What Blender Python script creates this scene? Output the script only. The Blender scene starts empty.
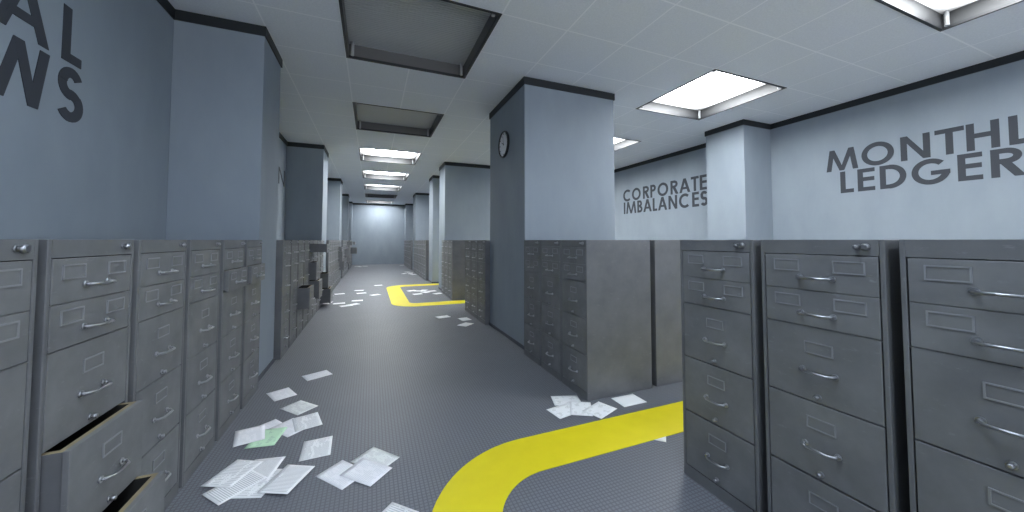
import bpy, bmesh, math, random
from mathutils import Vector
random.seed(7)
C = bpy.context.scene.collection
SC = bpy.context.scene
PI = math.pi
EYE = 1.45      # camera height
CEIL = 3.68

# ---------------------------------------------------------------- materials
def mat(name, color=(.5, .5, .5), rough=.6, metal=0.0, spec=.5):
    m = bpy.data.materials.new(name); m.use_nodes = True
    b = m.node_tree.nodes['Principled BSDF']
    b.inputs['Base Color'].default_value = (*color, 1)
    b.inputs['Roughness'].default_value = rough
    b.inputs['Metallic'].default_value = metal
    b.inputs['Specular IOR Level'].default_value = spec
    return m, m.node_tree, b

def node(nt, typ, **kw):
    n = nt.nodes.new(typ)
    for k, v in kw.items():
        if k in n.inputs: n.inputs[k].default_value = v
        else: setattr(n, k, v)
    return n

def ramp(nt, fac, stops):
    r = nt.nodes.new('ShaderNodeValToRGB'); e = r.color_ramp.elements
    while len(e) < len(stops): e.new(.5)
    for i, (p, c) in enumerate(stops):
        e[i].position = p; e[i].color = (*c, 1) if len(c) == 3 else c
    nt.links.new(fac, r.inputs[0]); return r

def noisy(name, a, b_, scale, rough, metal=0, spec=.5, bump=0, bscale=200, detail=6, stretch=None, lo=.35, hi=.65, world=False):
    m, nt, b = mat(name, a, rough, metal, spec)
    tc = node(nt, 'ShaderNodeTexCoord'); src = tc.outputs['Object']
    if world:
        g = node(nt, 'ShaderNodeNewGeometry'); src = g.outputs['Position']
    if stretch:
        mp = node(nt, 'ShaderNodeMapping'); mp.inputs['Scale'].default_value = stretch
        nt.links.new(src, mp.inputs[0]); src = mp.outputs[0]
    n = node(nt, 'ShaderNodeTexNoise', Scale=scale, Detail=detail, Roughness=.6)
    nt.links.new(src, n.inputs['Vector'])
    r = ramp(nt, n.outputs['Fac'], [(lo, a), (hi, b_)])
    nt.links.new(r.outputs[0], b.inputs['Base Color'])
    if bump:
        n2 = node(nt, 'ShaderNodeTexNoise', Scale=bscale, Detail=3)
        nt.links.new(src, n2.inputs['Vector'])
        bp = node(nt, 'ShaderNodeBump', Strength=bump, Distance=.002)
        nt.links.new(n2.outputs['Fac'], bp.inputs['Height']); nt.links.new(bp.outputs[0], b.inputs['Normal'])
    return m, nt, b

M = {}
M['wall'], nt, b = noisy('wall_paint', (.248, .290, .334), (.28, .323, .368), 2.2, .75, spec=.25, bump=.15, bscale=90, stretch=(1, 1, .45), world=True)
M['trim'] = mat('black_trim', (.012, .016, .019), .55)[0]
M['base'] = mat('baseboard_dark', (.06, .07, .09), .5)[0]
M['letter'] = mat('lettering_grey', (.048, .054, .066), .7, spec=.3)[0]

# ceiling: mineral tiles, pale tee bars on a 0.739 m grid
TS = .739; GX, GY = -.314, 3.141
m, nt, b = mat('ceiling_tiles', (.45, .47, .49), .85, spec=.2)
tc = node(nt, 'ShaderNodeNewGeometry'); sp = node(nt, 'ShaderNodeSeparateXYZ'); nt.links.new(tc.outputs['Position'], sp.inputs[0])
def gridline(nt, sock, off, per, halfw):
    a = node(nt, 'ShaderNodeMath', operation='SUBTRACT'); nt.links.new(sock, a.inputs[0]); a.inputs[1].default_value = off - per/2
    q = node(nt, 'ShaderNodeMath', operation='PINGPONG'); nt.links.new(a.outputs[0], q.inputs[0]); q.inputs[1].default_value = per/2
    g = node(nt, 'ShaderNodeMath', operation='GREATER_THAN'); nt.links.new(q.outputs[0], g.inputs[0]); g.inputs[1].default_value = per/2 - halfw
    return g.outputs[0]
gx = gridline(nt, sp.outputs['X'], GX, TS, .008); gy = gridline(nt, sp.outputs['Y'], GY, TS, .008)
mx = node(nt, 'ShaderNodeMath', operation='MAXIMUM'); nt.links.new(gx, mx.inputs[0]); nt.links.new(gy, mx.inputs[1])
n = node(nt, 'ShaderNodeTexNoise', Scale=60, Detail=5, Roughness=.7); nt.links.new(tc.outputs['Position'], n.inputs['Vector'])
r = ramp(nt, n.outputs['Fac'], [(.3, (.66, .70, .75)), (.7, (.76, .80, .85))])
mc = node(nt, 'ShaderNodeMix', data_type='RGBA'); nt.links.new(mx.outputs[0], mc.inputs[0]); nt.links.new(r.outputs[0], mc.inputs[6]); mc.inputs[7].default_value = (.84, .87, .91, 1)
nt.links.new(mc.outputs[2], b.inputs['Base Color'])
bp = node(nt, 'ShaderNodeBump', Strength=.35, Distance=.003); nt.links.new(n.outputs['Fac'], bp.inputs['Height']); nt.links.new(bp.outputs[0], b.inputs['Normal'])
M['ceiling'] = m

# floor: hard-wearing carpet with a fine square weave
m, nt, b = mat('floor_carpet', (.1, .11, .13), .5, spec=.4)
tc = node(nt, 'ShaderNodeNewGeometry'); sp = node(nt, 'ShaderNodeSeparateXYZ'); nt.links.new(tc.outputs['Position'], sp.inputs[0])
gx = gridline(nt, sp.outputs['X'], 0, .024, .0035); gy = gridline(nt, sp.outputs['Y'], 0, .024, .0035)
mx = node(nt, 'ShaderNodeMath', operation='MAXIMUM'); nt.links.new(gx, mx.inputs[0]); nt.links.new(gy, mx.inputs[1])
n = node(nt, 'ShaderNodeTexNoise', Scale=1.3, Detail=6, Roughness=.6); nt.links.new(tc.outputs['Position'], n.inputs['Vector'])
r = ramp(nt, n.outputs['Fac'], [(.3, (.154, .166, .190)), (.7, (.182, .195, .221))])
mc = node(nt, 'ShaderNodeMix', data_type='RGBA'); nt.links.new(mx.outputs[0], mc.inputs[0]); nt.links.new(r.outputs[0], mc.inputs[6]); mc.inputs[7].default_value = (.118, .122, .136, 1)
nt.links.new(mc.outputs[2], b.inputs['Base Color'])
bp = node(nt, 'ShaderNodeBump', Strength=.25, Distance=.002); bp.invert = True
nt.links.new(mx.outputs[0], bp.inputs['Height']); nt.links.new(bp.outputs[0], b.inputs['Normal'])
M['floor'] = m

M['tape'] = noisy('yellow_floor_line', (.76, .64, .003), (.80, .68, .006), 5, .55, world=True)[0]

def metal_paint(name, a, b_):
    m, nt, b = noisy(name, a, b_, 5, .5, metal=.10, bump=.03, bscale=350, lo=.3, hi=.7, world=True)
    # scuffs: short pale scratches
    tc = node(nt, 'ShaderNodeNewGeometry')
    mp = node(nt, 'ShaderNodeMapping'); mp.inputs['Scale'].default_value = (9, 9, 26); mp.inputs['Rotation'].default_value = (.5, .3, 0)
    nt.links.new(tc.outputs['Position'], mp.inputs[0])
    n = node(nt, 'ShaderNodeTexNoise', Scale=1.6, Detail=8, Roughness=.75); nt.links.new(mp.outputs[0], n.inputs['Vector'])
    rr = ramp(nt, n.outputs['Fac'], [(.60, (0, 0, 0)), (.70, (.65, .65, .65))])
    old = b.inputs['Base Color'].links[0].from_socket
    mc = node(nt, 'ShaderNodeMix', data_type='RGBA'); nt.links.new(rr.outputs[0], mc.inputs[0]); nt.links.new(old, mc.inputs[6])
    mc.inputs[7].default_value = (a[0]*1.9, a[1]*1.9, a[2]*1.9, 1)
    nt.links.new(mc.outputs[2], b.inputs['Base Color'])
    return m
M['metal'] = metal_paint('cabinet_grey_paint', (.118, .124, .132), (.162, .168, .176))
M['front'] = metal_paint('drawer_grey_paint', (.130, .136, .144), (.192, .198, .206))
M['holder'] = mat('label_holder_metal', (.27, .28, .295), .45, .3)[0]
M['chrome'] = mat('brushed_chrome', (.38, .39, .41), .32, .95)[0]
M['tan'] = noisy('drawer_lining', (.22, .18, .105), (.28, .23, .135), 12, .6)[0]
M['tray_shade'] = mat('tray_inside_shade', (.02, .02, .018), .8)[0]  # shade inside open drawers, painted as near-black faces
M['frame_dark'] = mat('fixture_dark_edge', (.022, .024, .028), .4)[0]
M['housing'] = mat('fixture_housing', (.13, .13, .13), .5)[0]
M['housing_lit'] = mat('fixture_housing_dimmed', (.045, .047, .05), .5)[0]  # lit fixtures' walls painted near-black to hold down the diffuser glare
M['post'] = mat('fixture_post', (.40, .41, .42), .4)[0]

def emis(name, col, s):
    m, nt, b = mat(name, (.8, .8, .8), .5)
    b.inputs['Emission Color'].default_value = (*col, 1); b.inputs['Emission Strength'].default_value = s
    return m
LIT = 22
def diffuser(name, col, s):
    # tubes behind a lens: brightest in the middle, falling off at the edges
    m, nt, b = mat(name, (.6, .6, .6), .5)
    tc = node(nt, 'ShaderNodeTexCoord'); sp = node(nt, 'ShaderNodeSeparateXYZ'); nt.links.new(tc.outputs['Object'], sp.inputs[0])
    cur = None
    for ax in 'XY':
        q = node(nt, 'ShaderNodeMath', operation='PINGPONG'); nt.links.new(sp.outputs[ax], q.inputs[0]); q.inputs[1].default_value = TS
        mr = node(nt, 'ShaderNodeMapRange', interpolation_type='SMOOTHSTEP'); nt.links.new(q.outputs[0], mr.inputs[0])
        mr.inputs[1].default_value = -.04; mr.inputs[2].default_value = .60; mr.inputs[3].default_value = .0; mr.inputs[4].default_value = 1.0
        if cur is None: cur = mr.outputs[0]
        else:
            mu = node(nt, 'ShaderNodeMath', operation='MULTIPLY'); nt.links.new(cur, mu.inputs[0]); nt.links.new(mr.outputs[0], mu.inputs[1]); cur = mu.outputs[0]
    mu = node(nt, 'ShaderNodeMath', operation='MULTIPLY'); nt.links.new(cur, mu.inputs[0]); mu.inputs[1].default_value = s
    nt.links.new(mu.outputs[0], b.inputs['Emission Strength']); b.inputs['Emission Color'].default_value = (*col, 1)
    return m
M['lit'] = diffuser('lit_diffuser', (.95, .98, 1.0), LIT)
M['cool_fill'] = diffuser('cool_fill_diffuser', (.74, .85, 1.0), LIT*.58)  # for the unseen added lights, tinted cool to fill the near aisle
m, nt, b = mat('unlit_diffuser', (.50, .52, .54), .28, spec=.8)
tc = node(nt, 'ShaderNodeNewGeometry')
w = node(nt, 'ShaderNodeTexWave', Scale=9, Distortion=1.2); w.bands_direction = 'Y'; nt.links.new(tc.outputs['Position'], w.inputs['Vector'])
bp = node(nt, 'ShaderNodeBump', Strength=.8, Distance=.012); nt.links.new(w.outputs['Fac'], bp.inputs['Height']); nt.links.new(bp.outputs[0], b.inputs['Normal'])
M['unlit'] = m

def paper_mat(name, base, ink, freq, seed, dens=.5, sketch=False):
    m, nt, b = mat(name, base, .8, spec=.2)
    tc = node(nt, 'ShaderNodeTexCoord'); sp = node(nt, 'ShaderNodeSeparateXYZ'); nt.links.new(tc.outputs['Object'], sp.inputs[0])
    # text lines run across the short side (x), stacked along y
    s1 = node(nt, 'ShaderNodeMath', operation='MULTIPLY'); nt.links.new(sp.outputs['Y'], s1.inputs[0]); s1.inputs[1].default_value = freq
    fr = node(nt, 'ShaderNodeMath', operation='FRACT'); nt.links.new(s1.outputs[0], fr.inputs[0])
    lt = node(nt, 'ShaderNodeMath', operation='LESS_THAN'); nt.links.new(fr.outputs[0], lt.inputs[0]); lt.inputs[1].default_value = .5
    mp = node(nt, 'ShaderNodeMapping'); mp.inputs['Scale'].default_value = (1, 1, 1) if sketch else (1.0, .35, 1); mp.inputs['Location'].default_value = (seed, seed*.7, 0)
    nt.links.new(tc.outputs['Object'], mp.inputs[0])
    n = node(nt, 'ShaderNodeTexNoise', Scale=22 if sketch else 26, Detail=3, Roughness=.6); nt.links.new(mp.outputs[0], n.inputs['Vector'])
    gt = node(nt, 'ShaderNodeMath', operation='LESS_THAN'); nt.links.new(n.outputs['Fac'], gt.inputs[0]); gt.inputs[1].default_value = dens
    ax = node(nt, 'ShaderNodeMath', operation='ABSOLUTE'); nt.links.new(sp.outputs['X'], ax.inputs[0])
    l1 = node(nt, 'ShaderNodeMath', operation='LESS_THAN'); nt.links.new(ax.outputs[0], l1.inputs[0]); l1.inputs[1].default_value = .076
    ay = node(nt, 'ShaderNodeMath', operation='ABSOLUTE'); nt.links.new(sp.outputs['Y'], ay.inputs[0])
    l2 = node(nt, 'ShaderNodeMath', operation='LESS_THAN'); nt.links.new(ay.outputs[0], l2.inputs[0]); l2.inputs[1].default_value = .112
    cur = lt.outputs[0]
    for q in (gt, l1, l2):
        mu = node(nt, 'ShaderNodeMath', operation='MULTIPLY'); nt.links.new(cur, mu.inputs[0]); nt.links.new(q.outputs[0], mu.inputs[1]); cur = mu.outputs[0]
    mc = node(nt, 'ShaderNodeMix', data_type='RGBA'); nt.links.new(cur, mc.inputs[0]); mc.inputs[6].default_value = (*base, 1); mc.inputs[7].default_value = (*ink, 1)
    nt.links.new(mc.outputs[2], b.inputs['Base Color'])
    return m
WHT = (.90, .91, .91)
PM = {'dense': paper_mat('paper_dense_text', WHT, (.58, .59, .60), 92, 1, .68),
      'lines': paper_mat('paper_text_lines', WHT, (.62, .63, .64), 75, 5, .56),
      'faint': paper_mat('paper_faint_text', (.90, .90, .92), (.78, .79, .81), 70, 9, .5),
      'sketch': paper_mat('paper_sketch', WHT, (.62, .63, .62), 120, 3, .43, True),
      'blocks': paper_mat('paper_block_text', (.86, .88, .85), (.66, .67, .66), 90, 12, .52),
      'green': paper_mat('paper_green', (.58, .82, .58), (.42, .62, .46), 50, 4, .45),
      'blank': mat('paper_blank', (.92, .93, .93), .8, spec=.2)[0]}

# ---------------------------------------------------------------- mesh helpers
def box(bm, x0, x1, y0, y1, z0, z1, mi=0, bev=0):
    vs = [bm.verts.new((x, y, z)) for z in (z0, z1) for y in (y0, y1) for x in (x0, x1)]
    fs = [bm.faces.new([vs[i] for i in f]) for f in ((0, 2, 3, 1), (4, 5, 7, 6), (0, 1, 5, 4), (2, 6, 7, 3), (0, 4, 6, 2), (1, 3, 7, 5))]
    for f in fs: f.material_index = mi
    if bev:
        es = list({e for f in fs for e in f.edges})
        bmesh.ops.bevel(bm, geom=es, offset=bev, segments=2, profile=.5, affect='EDGES')
    return fs

def cyl(bm, p0, p1, r, n=12, r1=None):
    p0 = Vector(p0); p1 = Vector(p1); d = (p1-p0).normalized(); r1 = r if r1 is None else r1
    a = d.orthogonal().normalized(); b = d.cross(a)
    rings = []
    for p, rr in ((p0, r), (p1, r1)):
        rings.append([bm.verts.new(p + a*rr*math.cos(2*PI*i/n) + b*rr*math.sin(2*PI*i/n)) for i in range(n)])
    for i in range(n):
        f = bm.faces.new((rings[0][i], rings[0][(i+1) % n], rings[1][(i+1) % n], rings[1][i])); f.smooth = True
    bm.faces.new(rings[0][::-1]); bm.faces.new(rings[1])

def tube(bm, pts, r, n=8, flat=1.0):
    pts = [Vector(p) for p in pts]; rings = []
    for i, p in enumerate(pts):
        d = (pts[min(i+1, len(pts)-1)] - pts[max(i-1, 0)]).normalized()
        a = Vector((0, 0, 1)); a = (a - d*a.dot(d)).normalized(); b = d.cross(a)
        rings.append([bm.verts.new(p + a*r*math.cos(2*PI*k/n) + b*r*flat*math.sin(2*PI*k/n)) for k in range(n)])
    for j in range(len(rings)-1):
        for k in range(n):
            f = bm.faces.new((rings[j][k], rings[j][(k+1) % n], rings[j+1][(k+1) % n], rings[j+1][k])); f.smooth = True
    bm.faces.new(rings[0][::-1]); bm.faces.new(rings[-1])

def obj(name, bm, mats, parent=None, loc=(0, 0, 0)):
    bmesh.ops.recalc_face_normals(bm, faces=bm.faces[:])
    me = bpy.data.meshes.new(name); bm.to_mesh(me); bm.free()
    for m_ in (mats if isinstance(mats, (list, tuple)) else [mats]): me.materials.append(m_)
    o = bpy.data.objects.new(name, me); C.objects.link(o); o.location = loc
    if parent: o.parent = parent
    return o

def tag(o, label, cat, group=None):
    o['label'] = label; o['category'] = cat
    if group: o['group'] = group
    return o

def empty(name, loc, rz=0):
    o = bpy.data.objects.new(name, None); C.objects.link(o); o.location = loc; o.rotation_euler = (0, 0, rz)
    o.empty_display_size = .1
    return o

def struct(name, bm, m):
    o = obj(name, bm, m); o['kind'] = 'structure'; return o

def copy_tree(o, parent=None):
    c = o.copy(); C.objects.link(c)
    if parent: c.parent = parent
    for ch in list(o.children): copy_tree(ch, c)
    return c

# ---------------------------------------------------------------- room shell
XL, XR = -1.80, 7.09
Y0, Y1 = -3.2, 22.70
PLX = -1.063            # face of the left pillars
LP = [(4.27, 4.97), (9.14, 10.0), (13.9, 14.77), (18.46, 19.2), (21.96, Y1)]
CP = [(4.27, 5.75, 1.907, 3.39), (9.80, 10.65, 1.907, 3.39), (12.0, 12.8, 1.93, 3.39), (16.75, 17.9, 1.907, 3.39), (21.9, Y1, 1.907, 3.39)]
RP = [(4.29, 5.07, 6.33, XR)]

bm = bmesh.new(); box(bm, XL-.15, XR+.15, Y0, Y1+.15, -.12, 0); struct('floor', bm, M['floor'])

# rows of recessed lights: x origin, row index k, lit?
LW = 2*TS
lights = []
for k, lit in ((-2, 2), (-1, 2), (0, 0), (1, 0), (2, 1), (3, 1), (4, 1), (5, 0), (6, 1)): lights.append((0, k, lit))  # first two are out of view, switched on to brighten the near floor
for k in (-1, 0, 1, 2, 3, 5): lights.append((1, k, 1))
def light_xy(col, k): return (GX + col*6*TS, GY + k*4*TS)

bm = bmesh.new()
holes = set()
for col, k, lit in lights:
    for i in (0, 1):
        for j in (0, 1): holes.add((col*6+i, k*4+j))
i0 = math.floor((XL-.15-GX)/TS); i1 = math.ceil((XR+.15-GX)/TS)
j0 = math.floor((Y0-GY)/TS); j1 = math.ceil((Y1+.15-GY)/TS)
for i in range(i0, i1):
    for j in range(j0, j1):
        if (i, j) in holes: continue
        x0 = max(GX+i*TS, XL-.15); x1 = min(GX+(i+1)*TS, XR+.15); y0 = max(GY+j*TS, Y0); y1 = min(GY+(j+1)*TS, Y1+.15)
        if x1-x0 < 1e-4 or y1-y0 < 1e-4: continue
        box(bm, x0, x1, y0, y1, CEIL, CEIL+.02)
bmesh.ops.remove_doubles(bm, verts=bm.verts[:], dist=1e-5)
struct('ceiling', bm, M['ceiling'])

bm = bmesh.new(); box(bm, XL-.15, XL, Y0, Y1, 0, CEIL+.02); struct('wall_left', bm, M['wall'])
bm = bmesh.new(); box(bm, XR, XR+.15, Y0, Y1, 0, CEIL+.02); struct('wall_right', bm, M['wall'])
bm = bmesh.new(); box(bm, XL-.15, XR+.15, Y1, Y1+.15, 0, CEIL+.02); struct('wall_back', bm, M['wall'])

def pillar(y0, y1, x0, x1):
    bm = bmesh.new(); box(bm, x0, x1, y0, y1, 0, CEIL, bev=.004)
    return struct('wall_pillar', bm, M['wall'])
def ring(bm, x0, x1, y0, y1, z0, z1, t, sides):
    if 'w' in sides: box(bm, x0-t, x0, y0-t, y1+t, z0, z1)
    if 'e' in sides: box(bm, x1, x1+t, y0-t, y1+t, z0, z1)
    if 's' in sides: box(bm, x0, x1, y0-t, y0, z0, z1)
    if 'n' in sides: box(bm, x0, x1, y1, y1+t, z0, z1)
tn = [0]
def trim(fn):
    tn[0] += 1; bm = bmesh.new(); fn(bm); return struct('trim_%d' % tn[0], bm, M['trim'])
TZ0, TT = CEIL-.10, .014
for y0, y1 in LP:
    pillar(y0, y1, XL, PLX); trim(lambda b: ring(b, XL, PLX, y0, y1, TZ0, CEIL, TT, 'esn' if y1 < Y1 else 'es'))
for y0, y1, x0, x1 in CP:
    pillar(y0, y1, x0, x1); trim(lambda b: ring(b, x0, x1, y0, y1, TZ0, CEIL, TT, 'wesn' if y1 < Y1 else 'wes'))
for y0, y1, x0, x1 in RP:
    pillar(y0, y1, x0, x1); trim(lambda b: ring(b, x0, x1, y0, y1, TZ0, CEIL, TT, 'wsn'))
trim(lambda b: box(b, XL, XL+TT, Y0, Y1, TZ0, CEIL))
trim(lambda b: box(b, XR-TT, XR, Y0, Y1, TZ0, CEIL))
trim(lambda b: box(b, PLX, 1.907, Y1-TT, Y1, TZ0, CEIL))
bm = bmesh.new()
for y0, y1, x0, x1 in CP: ring(bm, x0, x1, y0, y1, 0, .045, .01, 'wesn' if y1 < Y1 else 'wes')
struct('baseboard_middle', bm, M['base'])
bm = bmesh.new()
for y0, y1 in LP: ring(bm, XL, PLX, y0, y1, 0, .045, .01, 'esn' if y1 < Y1 else 'es')
struct('baseboard_left', bm, M['base'])
bm = bmesh.new(); box(bm, PLX, 1.907, Y1-.012, Y1, 0, .10); struct('baseboard_back', bm, M['wall'])

# ---------------------------------------------------------------- ceiling lights
RD = .16
def make_light(lit):
    t = empty('ceiling_light', (0, 0, CEIL))
    w = LW
    bm = bmesh.new(); f = .028
    for a in ((0, w, 0, f), (0, w, w-f, w), (0, f, f, w-f), (w-f, w, f, w-f)): box(bm, *a, -.006, .02)
    obj('frame', bm, M['frame_dark'], t)
    bm = bmesh.new(); g = .006
    for a in ((g, w-g, g, f), (g, w-g, w-f, w-g), (g, f, f, w-f), (w-f, w-g, f, w-f)): box(bm, *a, .02, RD)
    box(bm, g, w-g, g, w-g, RD+.02, RD+.03)
    obj('housing', bm, M['housing_lit'] if lit else M['housing'], t)
    bm = bmesh.new(); box(bm, g, w-g, g, w-g, RD, RD+.012)
    obj('diffuser', bm, (None, M['lit'], M['cool_fill'])[lit] or M['unlit'], t)
    for x in (.07, w-.07):
        for y in (.07, w-.07):
            bm = bmesh.new(); cyl(bm, (x, y, .012), (x, y, RD), .019, 10)
            cyl(bm, (x, y, .004), (x, y, .014), .02, 10)
            obj('post', bm, M['post'], t)
    return t
protoL = {}
LNAME = {(0, -2): None, (0, -1): 'unseen cool ceiling light added to brighten the camera end of the aisle',
 (0, 0): 'large unlit recessed ceiling light with dark edge nearest over the aisle',
 (0, 1): 'second unlit recessed ceiling light over the aisle, beside the clock pillar',
 (0, 2): 'nearest lit recessed ceiling light over the aisle, just beyond the unlit pair',
 (0, 3): 'middle of the three lit aisle ceiling lights in a run',
 (0, 4): 'last of the three lit aisle ceiling lights before the dark one',
 (0, 5): 'small dark unlit ceiling light deep in the aisle between two lit ones',
 (0, 6): 'farthest lit ceiling light, right before the end wall',
 (1, -1): 'bright square ceiling light cut by the top right corner of the view',
 (1, 0): 'bright square ceiling light in front of the right wall pillar',
 (1, 1): 'lit ceiling light half hidden by the clock pillar, over the corporate sign wall',
 (1, 2): 'lit ceiling light hidden behind the clock pillar, nearer one',
 (1, 3): 'lit ceiling light hidden behind the clock pillar, middle one',
 (1, 5): 'lit ceiling light hidden far behind the clock pillar'}
for col, k, lit in lights:
    if lit not in protoL: o = protoL[lit] = make_light(lit)
    else: o = copy_tree(protoL[lit])
    x, y = light_xy(col, k); o.location = (x, y, CEIL)
    tag(o, LNAME[(col, k)] or 'unseen cool ceiling light added behind the camera to brighten the aisle', 'ceiling light', 'recessed ceiling lights of the aisle' if col == 0 else 'recessed ceiling lights on the right side')

# ---------------------------------------------------------------- filing cabinets
CW, CD, CH = .46, .75, 1.4535
DR = [(1.225, 1.385), (1.064, 1.221), (.735, 1.058), (.405, .731), (.072, .401)]
HX = CD/2; HY = CW/2
def cab_body():
    bm = bmesh.new(); t = .013; fl = .016
    box(bm, -HX, HX, -HY, -HY+fl, 0, CH, bev=.0025); box(bm, -HX, HX, HY-fl, HY, 0, CH, bev=.0025)
    box(bm, -HX, HX, -HY+fl, HY-fl, 1.389, CH-.0008)
    box(bm, -HX, -HX+t, -HY+fl, HY-fl, 0, 1.389)
    box(bm, -HX+t, HX, -HY+fl, HY-fl, 0, .068)
    for (a, b_) in DR[:-1]: box(bm, -HX+t, HX-.012, -HY+fl, HY-fl, a-.003, a)
    # double rail under the small drawers
    box(bm, HX-.012, HX+.001, -HY+fl, HY-fl, 1.0595, 1.0625)
    return bm
def drawer_bm(h):
    bm = bmesh.new(); box(bm, -.02, 0, -HY+.0205, HY-.0205, .0, h, bev=.0025); return bm
def handle_bm(z):
    bm = bmesh.new(); y0, y1 = .172-HY, .292-HY
    for y in (y0, y1):
        cyl(bm, (-.001, y, z), (.006, y, z), .0125, 12); cyl(bm, (.004, y, z), (.018, y, z), .0065, 10)
    tube(bm, [(.014, y0-.004, z), (.022, y0+.006, z), (.035, y0+.022, z-.001), (.036, (y0+y1)/2, z-.001), (.035, y1-.022, z-.001), (.022, y1-.006, z), (.014, y1+.004, z)], .0058, 8)
    return bm
def holder_bm(u0, u1, z1, z0):
    bm = bmesh.new(); y0, y1 = u0-HY, u1-HY; s = .0055
    box(bm, -.001, .004, y0, y1, z1-s, z1); box(bm, -.001, .004, y0, y1, z0, z0+s)
    box(bm, -.001, .004, y0, y0+s, z0+s, z1-s); box(bm, -.001, .004, y1-s, y1, z0+s, z1-s)
    box(bm, -.001, .0012, y0+s, y1-s, z0+s, z1-s, mi=1)
    return bm
def latch_bm(z):
    bm = bmesh.new(); y = .228-HY
    cyl(bm, (-.001, y, z), (.005, y, z), .012, 12); cyl(bm, (.005, y, z), (.02, y, z), .0075, 12, .009); cyl(bm, (.02, y, z), (.023, y, z), .009, 12, .005)
    return bm
def lock_bm():
    bm = bmesh.new(); y = .388-HY
    y = .405-HY; cyl(bm, (0, y, 1.424), (.010, y, 1.424), .0135, 18); cyl(bm, (.010, y, 1.424), (.013, y, 1.424), .0135, 18, .009)
    y = .380-HY; cyl(bm, (0, y, 1.424), (.004, y, 1.424), .011, 14); cyl(bm, (.004, y, 1.424), (.022, y, 1.424), .007, 14, .0085); cyl(bm, (.022, y, 1.424), (.025, y, 1.424), .0085, 14, .005)
    return bm
def tray_bm(h):
    bm = bmesh.new(); L = .60; w = HY-.026; t = .020; hh = h-.003
    def bx(*a):
        for f in box(bm, *a): f.material_index = 1
    bx(-L, -.019, -w, -w+t, .012, hh); bx(-L, -.019, w-t, w, .012, hh)
    bx(-L, -L+t, -w+t, w-t, .012, hh); bx(-.019-t, -.019, -w+t, w-t, .012, hh)
    bx(-L+t, -.019-t, -w+t, w-t, .012, .02)
    bmesh.ops.recalc_face_normals(bm, faces=bm.faces[:])
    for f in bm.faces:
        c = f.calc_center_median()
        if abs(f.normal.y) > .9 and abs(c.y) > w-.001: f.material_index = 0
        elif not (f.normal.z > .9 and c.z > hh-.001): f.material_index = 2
    return bm

# shared meshes, one of each kind
ME = {}
def keep(key, bm, mats):
    bmesh.ops.recalc_face_normals(bm, faces=bm.faces[:]) if key[0] != 'tray' else None
    me = bpy.data.meshes.new(key[0]); bm.to_mesh(me); bm.free()
    for m_ in mats: me.materials.append(m_)
    ME[key] = me
keep(('body',), cab_body(), [M['metal']])
keep(('lock',), lock_bm(), [M['chrome']])
for kind, h in (('s', .159), ('l', .3245)):
    keep(('drawer', kind), drawer_bm(h), [M['front']])
    keep(('tray', kind), tray_bm(h), [M['metal'], M['tan'], M['tray_shade']])
    if kind == 's':
        keep(('handle', kind), handle_bm(h-.101), [M['chrome']])
        keep(('label_holder', 'a'), holder_bm(.062, .170, h-.022, h-.076), [M['holder'], M['front']])
        keep(('label_holder', 'b'), holder_bm(.294, .402, h-.022, h-.076), [M['holder'], M['front']])
    else:
        keep(('handle', kind), handle_bm(h-.190), [M['chrome']])
        keep(('label_holder', 'c'), holder_bm(.180, .287, h-.063, h-.116), [M['holder'], M['front']])
        keep(('latch', kind), latch_bm(h-.298), [M['chrome']])
def lk(name, key, parent, loc=(0, 0, 0)):
    o = bpy.data.objects.new(name, ME[key]); C.objects.link(o); o.parent = parent; o.location = loc; return o

ORD = ['first', 'second', 'third', 'fourth', 'fifth', 'sixth', 'seventh', 'eighth', 'ninth']
def cabinet(x, y, rz, label, group, opened={}):
    t = empty('filing_cabinet', (x, y, 0), rz)
    lk('body', ('body',), t); lk('lock', ('lock',), t, (HX, 0, 0))
    for i, (z0, z1) in enumerate(DR):
        k = 's' if i < 2 else 'l'; e = opened.get(i+1, 0)
        d = lk('drawer', ('drawer', k), t, (HX+e, 0, z0+.001))
        lk('handle', ('handle', k), d)
        if k == 's': lk('label_holder', ('label_holder', 'a'), d); lk('label_holder', ('label_holder', 'b'), d)
        else: lk('label_holder', ('label_holder', 'c'), d); lk('latch', ('latch', k), d)
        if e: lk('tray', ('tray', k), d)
    return tag(t, label, 'filing cabinet', group)

def row(side, starts, where, group, opened={}, special={}):
    """side 'L': fronts on x=-1.01 facing the aisle; 'R': fronts on x=1.83 facing the aisle"""
    for i, y in enumerate(starts):
        op = opened.get(i, {})
        st = ('with drawer open' if len(op) == 1 else 'with drawers open') if op else 'shut'
        lab = special.get(i) or 'grey filing cabinet, %s, %s %s' % (st, ORD[i], where)
        cabinet(-1.01-HX if side == 'L' else 1.83+HX, y+HY, 0 if side == 'L' else PI, lab, group, op)

row('L', [1.180, 1.676, 2.174, 2.672, 3.187, 3.700], '', 'filing cabinets of the nearest left row',
    {1: {4: .065, 5: .15}, 4: {2: .03}, 5: {2: .035}},
    {0: 'grey filing cabinet cut off by the left edge of the view, lowest drawers shut',
     1: 'grey filing cabinet at left with its two bottom drawers pulled out showing tan rims',
     2: 'shut grey filing cabinet right beyond the one with two open bottom drawers',
     3: 'shut grey filing cabinet, fourth in the near left row, beside the scattered papers',
     4: 'grey filing cabinet with second drawer ajar, second from the first left pillar',
     5: 'grey filing cabinet with second drawer ajar, against the first left pillar'})
row('L', [5.05+.503*i for i in range(8)], 'between first and second left pillars', 'filing cabinets between first and second left pillars',
    {2: {4: .155}, 4: {1: .27, 3: .11, 4: .16}, 7: {4: .15, 5: .20}})
row('L', [10.03+.482*i for i in range(8)], 'between second and third left pillars', 'filing cabinets between second and third left pillars',
    {6: {2: .1, 3: .12}, 7: {4: .14}})
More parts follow.
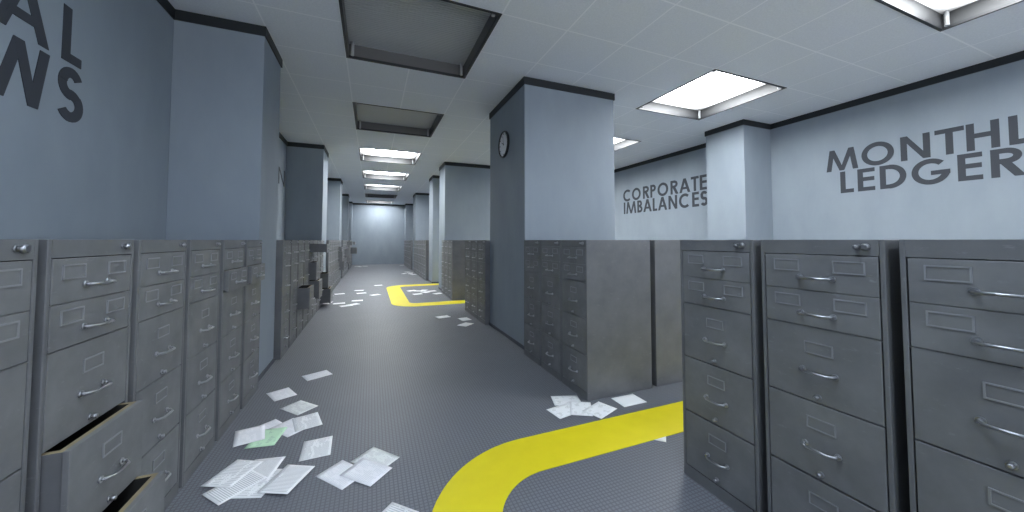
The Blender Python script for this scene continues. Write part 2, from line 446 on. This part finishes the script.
row('L', [14.8+.50*i for i in range(7)], 'between third and fourth left pillars', 'filing cabinets between third and fourth left pillars',
    {2: {3: .2}, 5: {1: .2, 4: .15}})
row('L', [19.3+.50*i for i in range(5)], 'at far left before end wall', 'filing cabinets far left before the end wall',
    {0: {1: .25}, 2: {1: .2, 3: .3}})
row('R', [.209, .708, 1.207], '', 'large filing cabinets in the right foreground', {},
    {0: 'big grey filing cabinet cut off by the right edge, nearest in the right foreground',
     1: 'tall grey filing cabinet in the middle of the three in the right foreground',
     2: 'tall grey filing cabinet farthest of the right foreground three, at the yellow line end'})
row('R', [2.713, 3.188, 3.663], '', 'filing cabinets in front of the clock pillar', {},
    {0: 'grey filing cabinet with plain side showing, above the pile of sketched papers',
     1: 'grey filing cabinet, middle of the three in front of the clock pillar',
     2: 'grey filing cabinet touching the near corner of the clock pillar'})
cabinet(2.645+HX, 2.72+HY, 0, 'dark side of a filing cabinet standing back to back behind the others, past a gap', 'filing cabinets in front of the clock pillar')
row('R', [5.77, 6.235, 6.70], 'just beyond the clock pillar', 'filing cabinets just beyond the clock pillar')
row('R', [8.40, 8.865, 9.33], 'beside the far yellow loop', 'filing cabinets beside the far yellow loop')
row('R', [12.82+.49*i for i in range(8)], 'at right beyond the yellow loop', 'filing cabinets on the right beyond the yellow loop')
row('R', [17.93+.49*i for i in range(8)], 'at far right before end wall', 'filing cabinets far right before the end wall')

# ---------------------------------------------------------------- wall lettering
def arcq(cx, cy, rx, ry, a0, a1, t, n=22):
    out = []; pts = []
    for i in range(n+1):
        a = math.radians(a0+(a1-a0)*i/n)
        p = Vector((cx+rx*math.cos(a), cy+ry*math.sin(a)))
        nrm = Vector((math.cos(a)/max(rx, 1e-6), math.sin(a)/max(ry, 1e-6))).normalized()
        pts.append((p-nrm*t/2, p+nrm*t/2))
    for i in range(n): out.append([pts[i][0], pts[i][1], pts[i+1][1], pts[i+1][0]])
    return out
def R4(x0, y0, x1, y1): return [(x0, y0), (x1, y0), (x1, y1), (x0, y1)]
def glyph(c, w, h, t):
    q = t*.92
    if c == 'I': return [R4(0, 0, w, h)]
    if c == 'L': return [R4(0, 0, t, h), R4(t, 0, w, q)]
    if c == 'E': return [R4(0, 0, t, h), R4(t, 0, w, q), R4(t, h-q, w, h), R4(t, h*.53-q/2, w*.97, h*.53+q/2)]
    if c == 'T': return [R4(w/2-t/2, 0, w/2+t/2, h-q), R4(0, h-q, w, h)]
    if c == 'H': return [R4(0, 0, t, h), R4(w-t, 0, w, h), R4(t, h*.53-q/2, w-t, h*.53+q/2)]
    if c == 'N': return [R4(0, 0, t, h), R4(w-t, 0, w, h), [(0, h), (t*1.05, h), (w, 0), (w-t*1.05, 0)]]
    if c == 'M':
        s = w*.12; a = w*.16
        return [[(0, 0), (t, 0), (s+t, h), (s, h)], [(w-t, 0), (w, 0), (w-s, h), (w-s-t, h)],
                [(s, h), (s+t, h), (w/2+t*.45, 0), (w/2-t*.45, 0)], [(w-s-t, h), (w-s, h), (w/2+t*.45, 0), (w/2-t*.45, 0)]]
    if c == 'W':
        k = w*.24
        return [[(0, h), (t, h), (k+t*.5, 0), (k-t*.5, 0)], [(w/2-t*.5, h), (w/2+t*.5, h), (k+t*.5, 0), (k-t*.5, 0)],
                [(w/2-t*.5, h), (w/2+t*.5, h), (w-k+t*.5, 0), (w-k-t*.5, 0)], [(w-t, h), (w, h), (w-k+t*.5, 0), (w-k-t*.5, 0)]]
    if c == 'A':
        s = t*1.08; ya = h*.24; yb = ya+q*.9
        f = lambda y: (w/2-s/2)*y/h
        return [[(0, 0), (s, 0), (w/2+s/2, h), (w/2-s/2, h)], [(w-s, 0), (w, 0), (w/2+s/2, h), (w/2-s/2, h)], [(f(ya)+s*.5, ya), (w-f(ya)-s*.5, ya), (w-f(yb)-s*.5, yb), (f(yb)+s*.5, yb)]]
    if c == 'O': return arcq(w/2, h/2, (w-t)/2, (h-t)/2+.004, 0, 360, t, 40)
    if c == 'C':
        rx = (w-t)/2*1.12; return arcq(t/2+rx, h/2, rx, (h-t)/2+.004, 48, 312, t, 30)
    if c == 'G':
        rx = (w-t)/2; return arcq(t/2+rx, h/2, rx, (h-t)/2+.004, 45, 352, t, 34) + [R4(w*.52, h*.5-q*.8, w, h*.5+q*.15)]
    if c == 'D': 
        ry = (h-q)/2; sx = w*.38
        return [R4(0, 0, t, h), R4(t, 0, sx, q), R4(t, h-q, sx, h)] + arcq(sx, h/2, w-t/2-sx, ry, -90, 90, t, 22)
    if c in 'PRB':
        ry = (h*.54-q)/2; cy = h-q/2-ry; sx = w*.45
        out = [R4(0, 0, t, h), R4(t, h-q, sx, h), R4(t, cy-ry-q/2, sx, cy-ry+q/2)] + arcq(sx, cy, w*.92-t/2-sx, ry, -90, 90, t*.95, 18)
        if c == 'R': out.append([(w*.30, h*.46), (w*.30+t*1.15, h*.50), (w, 0), (w-t*1.2, 0)])
        if c == 'B':
            ry2 = (h*.56-q)/2; cy2 = q/2+ry2
            out += [R4(t, 0, sx, q)] + arcq(sx, cy2, w-t/2-sx, ry2, -90, 90, t*.95, 18)
        return out
    if c == 'S':
        ry = (h-t)/4+.001; rx = (w-t)/2
        return arcq(w/2, h-t/2-ry, rx*.92, ry, 28, 268, t, 20) + arcq(w/2, t/2+ry, rx, ry, -150, 92, t, 20)
def sign(name, label, side, letters, t=.064):
    """letters: (char, y_left, y_right, z_base, height); side 'L' reads toward +y, 'R' toward -y"""
    x = XL if side == 'L' else XR; dx = 1 if side == 'L' else -1
    ys = [l[1] for l in letters]
    e = empty(name, (x, sum(ys)/len(ys), 2.2))
    for (c, ya, yb, z, h) in letters:
        w = abs(yb-ya); bm = bmesh.new()
        for gi, poly in enumerate(glyph(c, w, h, t)):
            pts = []; th = .004 + .00025*(gi % 12)
            for (u, v) in [tuple(p) for p in poly]:
                pts.append((dx*.0005, (u if side == 'L' else -u), v))
            bot = [bm.verts.new(p) for p in pts]; top = [bm.verts.new((dx*th, p[1], p[2])) for p in pts]
            n = len(pts)
            try:
                bm.faces.new(bot); bm.faces.new(top[::-1])
                for i in range(n): bm.faces.new((bot[i], bot[(i+1) % n], top[(i+1) % n], top[i]))
            except ValueError: pass
        o = obj('letter', bm, M['letter'], e, (0, ya-e.location.y, z-e.location.z))
    return tag(e, label, 'wall lettering')
H = .348
sign('wall_lettering', 'large dark letters A L over W S on the left wall above the cabinets', 'L',
     [('A', 2.585, 2.918, 2.58, H), ('L', 3.010, 3.165, 2.58, H), ('W', 2.535, 2.926, 2.205, H), ('S', 2.987, 3.195, 2.205, H)])
sign('wall_lettering', 'narrow glimpse of a dark letter on the recessed wall behind the first left pillar', 'L',
     [('N', 8.44, 8.98, 2.63, H)], .07)
sign('wall_lettering', 'dark capitals reading MONTHL over LEDGER on the right wall', 'R',
     [('M', 3.419, 3.008, 2.59, H), ('O', 2.964, 2.600, 2.59, H), ('N', 2.531, 2.243, 2.59, H), ('T', 2.199, 1.945, 2.59, H), ('H', 1.950-.02, 1.672, 2.59, H), ('L', 1.607, 1.44, 2.59, H),
      ('L', 3.239, 3.071, 2.217, H), ('E', 3.022, 2.819, 2.217, H), ('D', 2.763, 2.483, 2.217, H), ('G', 2.431, 2.075, 2.217, H), ('E', 2.012, 1.811, 2.217, H), ('R', 1.750, 1.500, 2.217, H)], .066)
sign('wall_lettering', 'dark capitals reading CORPORATE IMBALANCES on the wall between the two pillars', 'R',
     [('C', 8.520, 8.185, 2.618, H), ('O', 8.135, 7.784, 2.618, H), ('R', 7.692, 7.446, 2.618, H), ('P', 7.411, 7.195, 2.618, H), ('O', 7.150, 6.792, 2.618, H), ('R', 6.716, 6.470, 2.618, H), ('A', 6.442, 6.122, 2.618, H), ('T', 6.099, 5.885, 2.618, H), ('E', 5.858, 5.659, 2.618, H),
      ('I', 8.501, 8.436, 2.245, H), ('M', 8.396, 7.971, 2.245, H), ('B', 7.924, 7.72, 2.245, H), ('A', 7.686, 7.370, 2.245, H), ('L', 7.333, 7.175, 2.245, H), ('A', 7.145, 6.835, 2.245, H), ('N', 6.789, 6.515, 2.245, H), ('C', 6.457, 6.141, 2.245, H), ('E', 6.075, 5.889, 2.245, H), ('S', 5.851, 5.653, 2.245, H)], .066)

# ---------------------------------------------------------------- clock on the pillar
t = empty('wall_clock', (1.907, 5.035, 2.945), -PI/2)   # local -y... faces the aisle (world -x)
t.rotation_euler = (0, 0, PI)                            # local +x points to world -x
R = .205
bm = bmesh.new(); n = 48
prof = [(0.0, R+.002), (.022, R+.004), (.034, R-.004), (.034, R-.018), (.018, R-.022)]
rings = [[bm.verts.new((x, r_*math.cos(2*PI*i/n), r_*math.sin(2*PI*i/n))) for i in range(n)] for x, r_ in prof]
for j in range(len(rings)-1):
    for i in range(n):
        f = bm.faces.new((rings[j][i], rings[j][(i+1) % n], rings[j+1][(i+1) % n], rings[j+1][i])); f.smooth = True
bm.faces.new(rings[0])
obj('rim', bm, mat('clock_rim', (.01, .012, .015), .35)[0], t)
bm = bmesh.new(); cyl(bm, (.002, 0, 0), (.016, 0, 0), R-.006, 40)
obj('dial', bm, mat('clock_dial', (.85, .87, .90), .5)[0], t)
dk = mat('clock_marks', (.03, .035, .05), .5)[0]
bm = bmesh.new()
for i in range(12):
    a = 2*PI*i/12; r0, r1 = (R-.055, R-.032); wv = .005 if i % 3 else .008
    d = Vector((0, math.sin(a), math.cos(a))); s = Vector((0, d.z, -d.y))*wv/1
    vs = [bm.verts.new(Vector((x, 0, 0)) + d*rr + s*q) for x in (.016, .018) for rr, q in ((r0, -1), (r1, -1), (r1, 1), (r0, 1))]
    bm.faces.new(vs[4:]); bm.faces.new(vs[:4][::-1])
    for k in range(4): bm.faces.new((vs[k], vs[(k+1) % 4], vs[4+(k+1) % 4], vs[4+k]))
obj('hour_marks', bm, dk, t)
def hand(nm, a, L, w, x):
    bm = bmesh.new(); d = Vector((0, math.sin(a), math.cos(a))); s = Vector((0, d.z, -d.y))*w
    vs = [bm.verts.new(Vector((xx, 0, 0)) + d*rr + s*q) for xx in (x, x+.002) for rr, q in ((-.02, -1), (L, -.6), (L, .6), (-.02, 1))]
    bm.faces.new(vs[4:]); bm.faces.new(vs[:4][::-1])
    for k in range(4): bm.faces.new((vs[k], vs[(k+1) % 4], vs[4+(k+1) % 4], vs[4+k]))
    obj(nm, bm, dk, t)
hand('hour_hand', math.radians(-62), .085, .0065, .019); hand('minute_hand', math.radians(-8), .13, .0045, .0215)
bm = bmesh.new(); cyl(bm, (.016, 0, 0), (.026, 0, 0), .009, 12); obj('hub', bm, dk, t)
tag(t, 'round black-rimmed wall clock on the side of the big pillar', 'clock')

# ---------------------------------------------------------------- yellow floor lines
def ribbon(name, outer, inner, label, z=.0035):
    """closed strip between two matching polylines on the floor"""
    bm = bmesh.new()
    o1 = [bm.verts.new((x, y, z)) for x, y in outer]; i1 = [bm.verts.new((x, y, z)) for x, y in inner]
    o0 = [bm.verts.new((x, y, .0003)) for x, y in outer]; i0_ = [bm.verts.new((x, y, .0003)) for x, y in inner]
    for k in range(len(outer)-1):
        bm.faces.new((o1[k], o1[k+1], i1[k+1], i1[k])); bm.faces.new((o0[k], i0_[k], i0_[k+1], o0[k+1]))
        bm.faces.new((o0[k], o0[k+1], o1[k+1], o1[k])); bm.faces.new((i0_[k], i1[k], i1[k+1], i0_[k+1]))
    bm.faces.new((o0[0], o1[0], i1[0], i0_[0])); bm.faces.new((o0[-1], i0_[-1], i1[-1], o1[-1]))
    o = obj(name, bm, M['tape']); return tag(o, label, 'floor line')
def arcp(cx, cy, r, a0, a1, n=18): return [(cx+r*math.cos(math.radians(a0+(a1-a0)*i/n)), cy+r*math.sin(math.radians(a0+(a1-a0)*i/n))) for i in range(n+1)]
# near line: runs up the aisle, then bends right into the opening
ribbon('floor_line', [(.25, -2.0)] + arcp(1.03, 1.61, .78, 180, 90, 24) + [(5.6, 2.39)],
       [(.625, -2.0)] + arcp(1.03, 1.61, .405, 180, 90, 24) + [(5.6, 2.015)], 'wide yellow line painted on the floor, bending right in the foreground')
# far loop around the next opening
ribbon('floor_line', [(5.2, 7.93)] + arcp(1.02, 8.505, .575, -90, -180, 12) + arcp(1.02, 11.3, .575, 180, 90, 12) + [(5.2, 11.875)],
       [(5.2, 8.33)] + arcp(1.02, 8.505, .175, -90, -180, 12) + arcp(1.02, 11.3, .175, 180, 90, 12) + [(5.2, 11.475)], 'yellow floor line looping out of the opening far up the aisle')

# ---------------------------------------------------------------- papers
def paper_mesh(seed):
    rnd = random.Random(seed); bm = bmesh.new(); nx, ny = 6, 8; W2, L2 = .0925, .125; g = []; cu = rnd.uniform(.0005, .0015); ph = rnd.uniform(0, 6)
    for lay in (0, 1):
        g.append([[bm.verts.new((-W2+2*W2*i/nx, -L2+2*L2*j/ny, .0003+.0006*lay + cu*(1+math.sin(ph+3*j/ny+2*i/nx))*.5)) for j in range(ny+1)] for i in range(nx+1)])
    for lay in (0, 1):
        for i in range(nx):
            for j in range(ny):
                a = g[lay]; v = (a[i][j], a[i+1][j], a[i+1][j+1], a[i][j+1]); f = bm.faces.new(v if lay else v[::-1]); f.smooth = True
    def side(vs):
        for k in range(len(vs)-1): bm.faces.new((vs[k][0], vs[k+1][0], vs[k+1][1], vs[k][1]))
    side([(g[0][i][0], g[1][i][0]) for i in range(nx+1)]); side([(g[0][i][ny], g[1][i][ny]) for i in range(nx, -1, -1)])
    side([(g[0][0][j], g[1][0][j]) for j in range(ny, -1, -1)]); side([(g[0][nx][j], g[1][nx][j]) for j in range(ny+1)])
    return bm
def paper(x, y, ang, kind, label, group, lvl=0):
    """ang: direction of the long side in degrees"""
    o = obj('paper_sheet', paper_mesh(hash((round(x*1000), round(y*1000))) & 0xffff), PM[kind])
    o.location = (x, y, .0003 + lvl*.0026); o.rotation_euler = (0, 0, math.radians(ang-90))
    return tag(o, label, 'sheet of paper', group)
G1, G2, G3, G4, G5, G6 = 'loose papers along the near left cabinets', 'papers in front of the yellow line in the foreground', 'papers at the corner cabinet by the yellow line', 'papers before the cabinets beyond the clock pillar', 'papers inside the far yellow loop', 'small papers far down the aisle'
paper(-.519, 4.313, 25, 'faint', 'white sheet lying alone nearest the first left pillar', G1)
paper(-.763, 3.913, -63, 'faint', 'white sheet alone, second from the first left pillar', G1)
paper(-.560, 3.549, -48.5, 'blocks', 'slightly greenish white sheet alone just above the green paper pile', G1)
paper(-.455, 3.240, -75, 'lines', 'white sheet at the right end of the pile with the green paper', G1, 2)
paper(-.700, 3.238, -54, 'faint', 'white sheet partly under the green paper, upper middle of its pile', G1, 0)
paper(-.690, 3.100, 82, 'green', 'pale green sheet in the pile of papers', G1, 1)
paper(-.816, 3.178, -77, 'faint', 'white sheet at the left end of the pile, overlapping the green paper', G1, 2)
paper(-.560, 3.200, -50, 'faint', 'white sheet between green paper and the pile right end', G1, 0.6)
paper(-.333, 2.820, -88, 'lines', 'single text sheet right of the green paper pile', G1)
paper(-.625, 2.680, 79, 'dense', 'densely printed sheet at the top of the big text pile', G1, 1)
paper(-.720, 2.563, 41.5, 'dense', 'densely printed sheet sticking out at the bottom of the big text pile', G1, 2)
paper(-.600, 2.550, 70, 'lines', 'text sheet in the middle of the big text pile, mostly covered', G1, 0)
paper(-.770, 2.700, 63, 'lines', 'text sheet on top at the left of the big text pile', G1, 3)
paper(-.449, 2.512, 63.8, 'dense', 'text sheet at the right end of the big text pile', G1, 4)
paper(.046, 2.525, -49.6, 'blocks', 'sheet with grey blocks, rightmost of the three overlapping near the yellow line', G2, 1)
paper(-.147, 2.452, -50, 'faint', 'blank-looking sheet, leftmost of the three overlapping near the yellow line', G2, 0)
paper(-.008, 2.412, 135, 'faint', 'sheet at the bottom of the three overlapping near the yellow line', G2, 2)
paper(.105, 1.939, 45, 'lines', 'sheet cut by the bottom edge of the view, left of the yellow line', G2)
paper(1.660, 2.800, -17, 'sketch', 'sketched sheet tucked under, at the foot of the corner cabinet', G3, 0)
paper(1.547, 2.637, 9.6, 'sketch', 'sketched sheet farthest left in the pile by the corner cabinet', G3, 1)
paper(1.690, 2.610, 60, 'sketch', 'sketched sheet in the middle of the pile by the corner cabinet', G3, 2)
paper(1.825, 2.524, 22, 'sketch', 'sketched sheet on the right of the pile, touching the yellow line', G3, 3)
paper(2.187, 2.589, 0, 'blank', 'blank white sheet alone between the corner cabinet and yellow line', G3)
o = paper(2.007, 2.112, 45, 'blank', 'white sheet mostly under the yellow line, only a corner showing', G3); o.location.z = .0002
paper(1.280, 6.670, 13, 'blank', 'white sheet alone before the cabinets beyond the clock pillar, leftmost of three', G4)
paper(1.614, 6.336, -82, 'blank', 'white sheet, upper right of the three beyond the clock pillar', G4)
paper(1.530, 5.930, 40, 'blank', 'white sheet, lowest of the three beyond the clock pillar', G4)
for i, (x, y, a, k, lv) in enumerate([(1.10, 10.45, 20, 'blank', 0), (1.28, 10.30, -30, 'sketch', 1), (1.43, 10.40, 60, 'blank', 0), (1.18, 9.75, 10, 'blank', 0), (1.42, 10.02, -60, 'blank', 0), (1.62, 10.15, 15, 'blank', 1), (1.70, 9.64, 30, 'blank', 0)]):
    paper(x, y, a, k, ['leftmost white sheet', 'sketched sheet lying over the leftmost one', 'white sheet at the top middle', 'white sheet alone at the lower left', 'white sheet slanting at the centre', 'white sheet at the upper right', 'white sheet alone at the lower right'][i] + ' inside the far yellow loop', G5, lv)
FAR = [(-.668, 8.98, 5, 'white sheet at the left of the pile level with the second left pillar'), (-.50, 8.60, 20, 'white sheet at the bottom of the pile level with the second left pillar'), (-.36, 8.72, 35, 'white sheet at the right of the pile level with the second left pillar'), (-.294, 9.23, 0, 'white sheet just past the pile level with the second left pillar'),
 (-.776, 10.56, 15, 'white sheet far left, close to the cabinets beyond the second pillar'), (-.311, 11.08, -10, 'farther of two small sheets side by side mid aisle'), (-.235, 10.48, 12, 'nearer of two small sheets side by side mid aisle'), (.112, 10.03, 30, 'white sheet left of the yellow loop'), (.229, 12.1, 10, 'white sheet alone beyond the yellow loop in mid aisle'),
 (-.93, 9.20, 80, 'white sheet beneath the open drawers at the second left pillar'), (1.54, 16.7, 20, 'farthest sheet by the right cabinets beyond the yellow loop'), (1.34, 15.9, 60, 'leftmost sheet by the right cabinets beyond the yellow loop'), (1.68, 15.35, 30, 'nearest sheet by the right cabinets beyond the yellow loop'), (1.62, 16.2, -20, 'second farthest sheet by the right cabinets beyond the loop'), (1.60, 15.75, 75, 'white sheet in the middle by the right cabinets beyond the loop'),
 (-.71, 21.3, 10, 'white sheet at the left foot of the end wall'), (-.55, 21.0, 70, 'second white sheet at the left foot of the end wall'), (-.30, 21.3, 0, 'rightmost of the white sheets at the left foot of the end wall'), (1.68, 21.3, 10, 'white sheet at the right foot of the end wall')]
for x, y, a, lab in FAR: paper(x, y, a, 'blank', lab, G6, 0)

# ---------------------------------------------------------------- world, camera
w = bpy.data.worlds.new('world'); SC.world = w; w.use_nodes = True
# added ambient fill from the open end: cool overhead, brighter below for the ceiling
nt = w.node_tree; bg = nt.nodes['Background']
tc = node(nt, 'ShaderNodeTexCoord'); sp = node(nt, 'ShaderNodeSeparateXYZ'); nt.links.new(tc.outputs['Generated'], sp.inputs[0])
mr = node(nt, 'ShaderNodeMapRange'); nt.links.new(sp.outputs['Z'], mr.inputs[0]); mr.inputs[1].default_value = -.5; mr.inputs[2].default_value = .3
rr = ramp(nt, mr.outputs[0], [(0, (.86, .90, .98)), (1, (.40, .44, .53))])
nt.links.new(rr.outputs[0], bg.inputs[0]); bg.inputs[1].default_value = 1.35
cam = bpy.data.cameras.new('camera'); co = bpy.data.objects.new('camera', cam); C.objects.link(co)
co.location = (0, 0, EYE); co.rotation_euler = (math.radians(90+2.174), 0, math.radians(-21.97))
cam.sensor_width = 36; cam.lens = 36*348.4/1024; cam.shift_y = -28.85/1024; cam.clip_start = .02
SC.camera = co
SC.view_settings.view_transform = 'Standard'; SC.view_settings.look = 'None'
SC.view_settings.gamma = 1; SC.view_settings.use_curve_mapping = False; SC.view_settings.exposure = 1.05
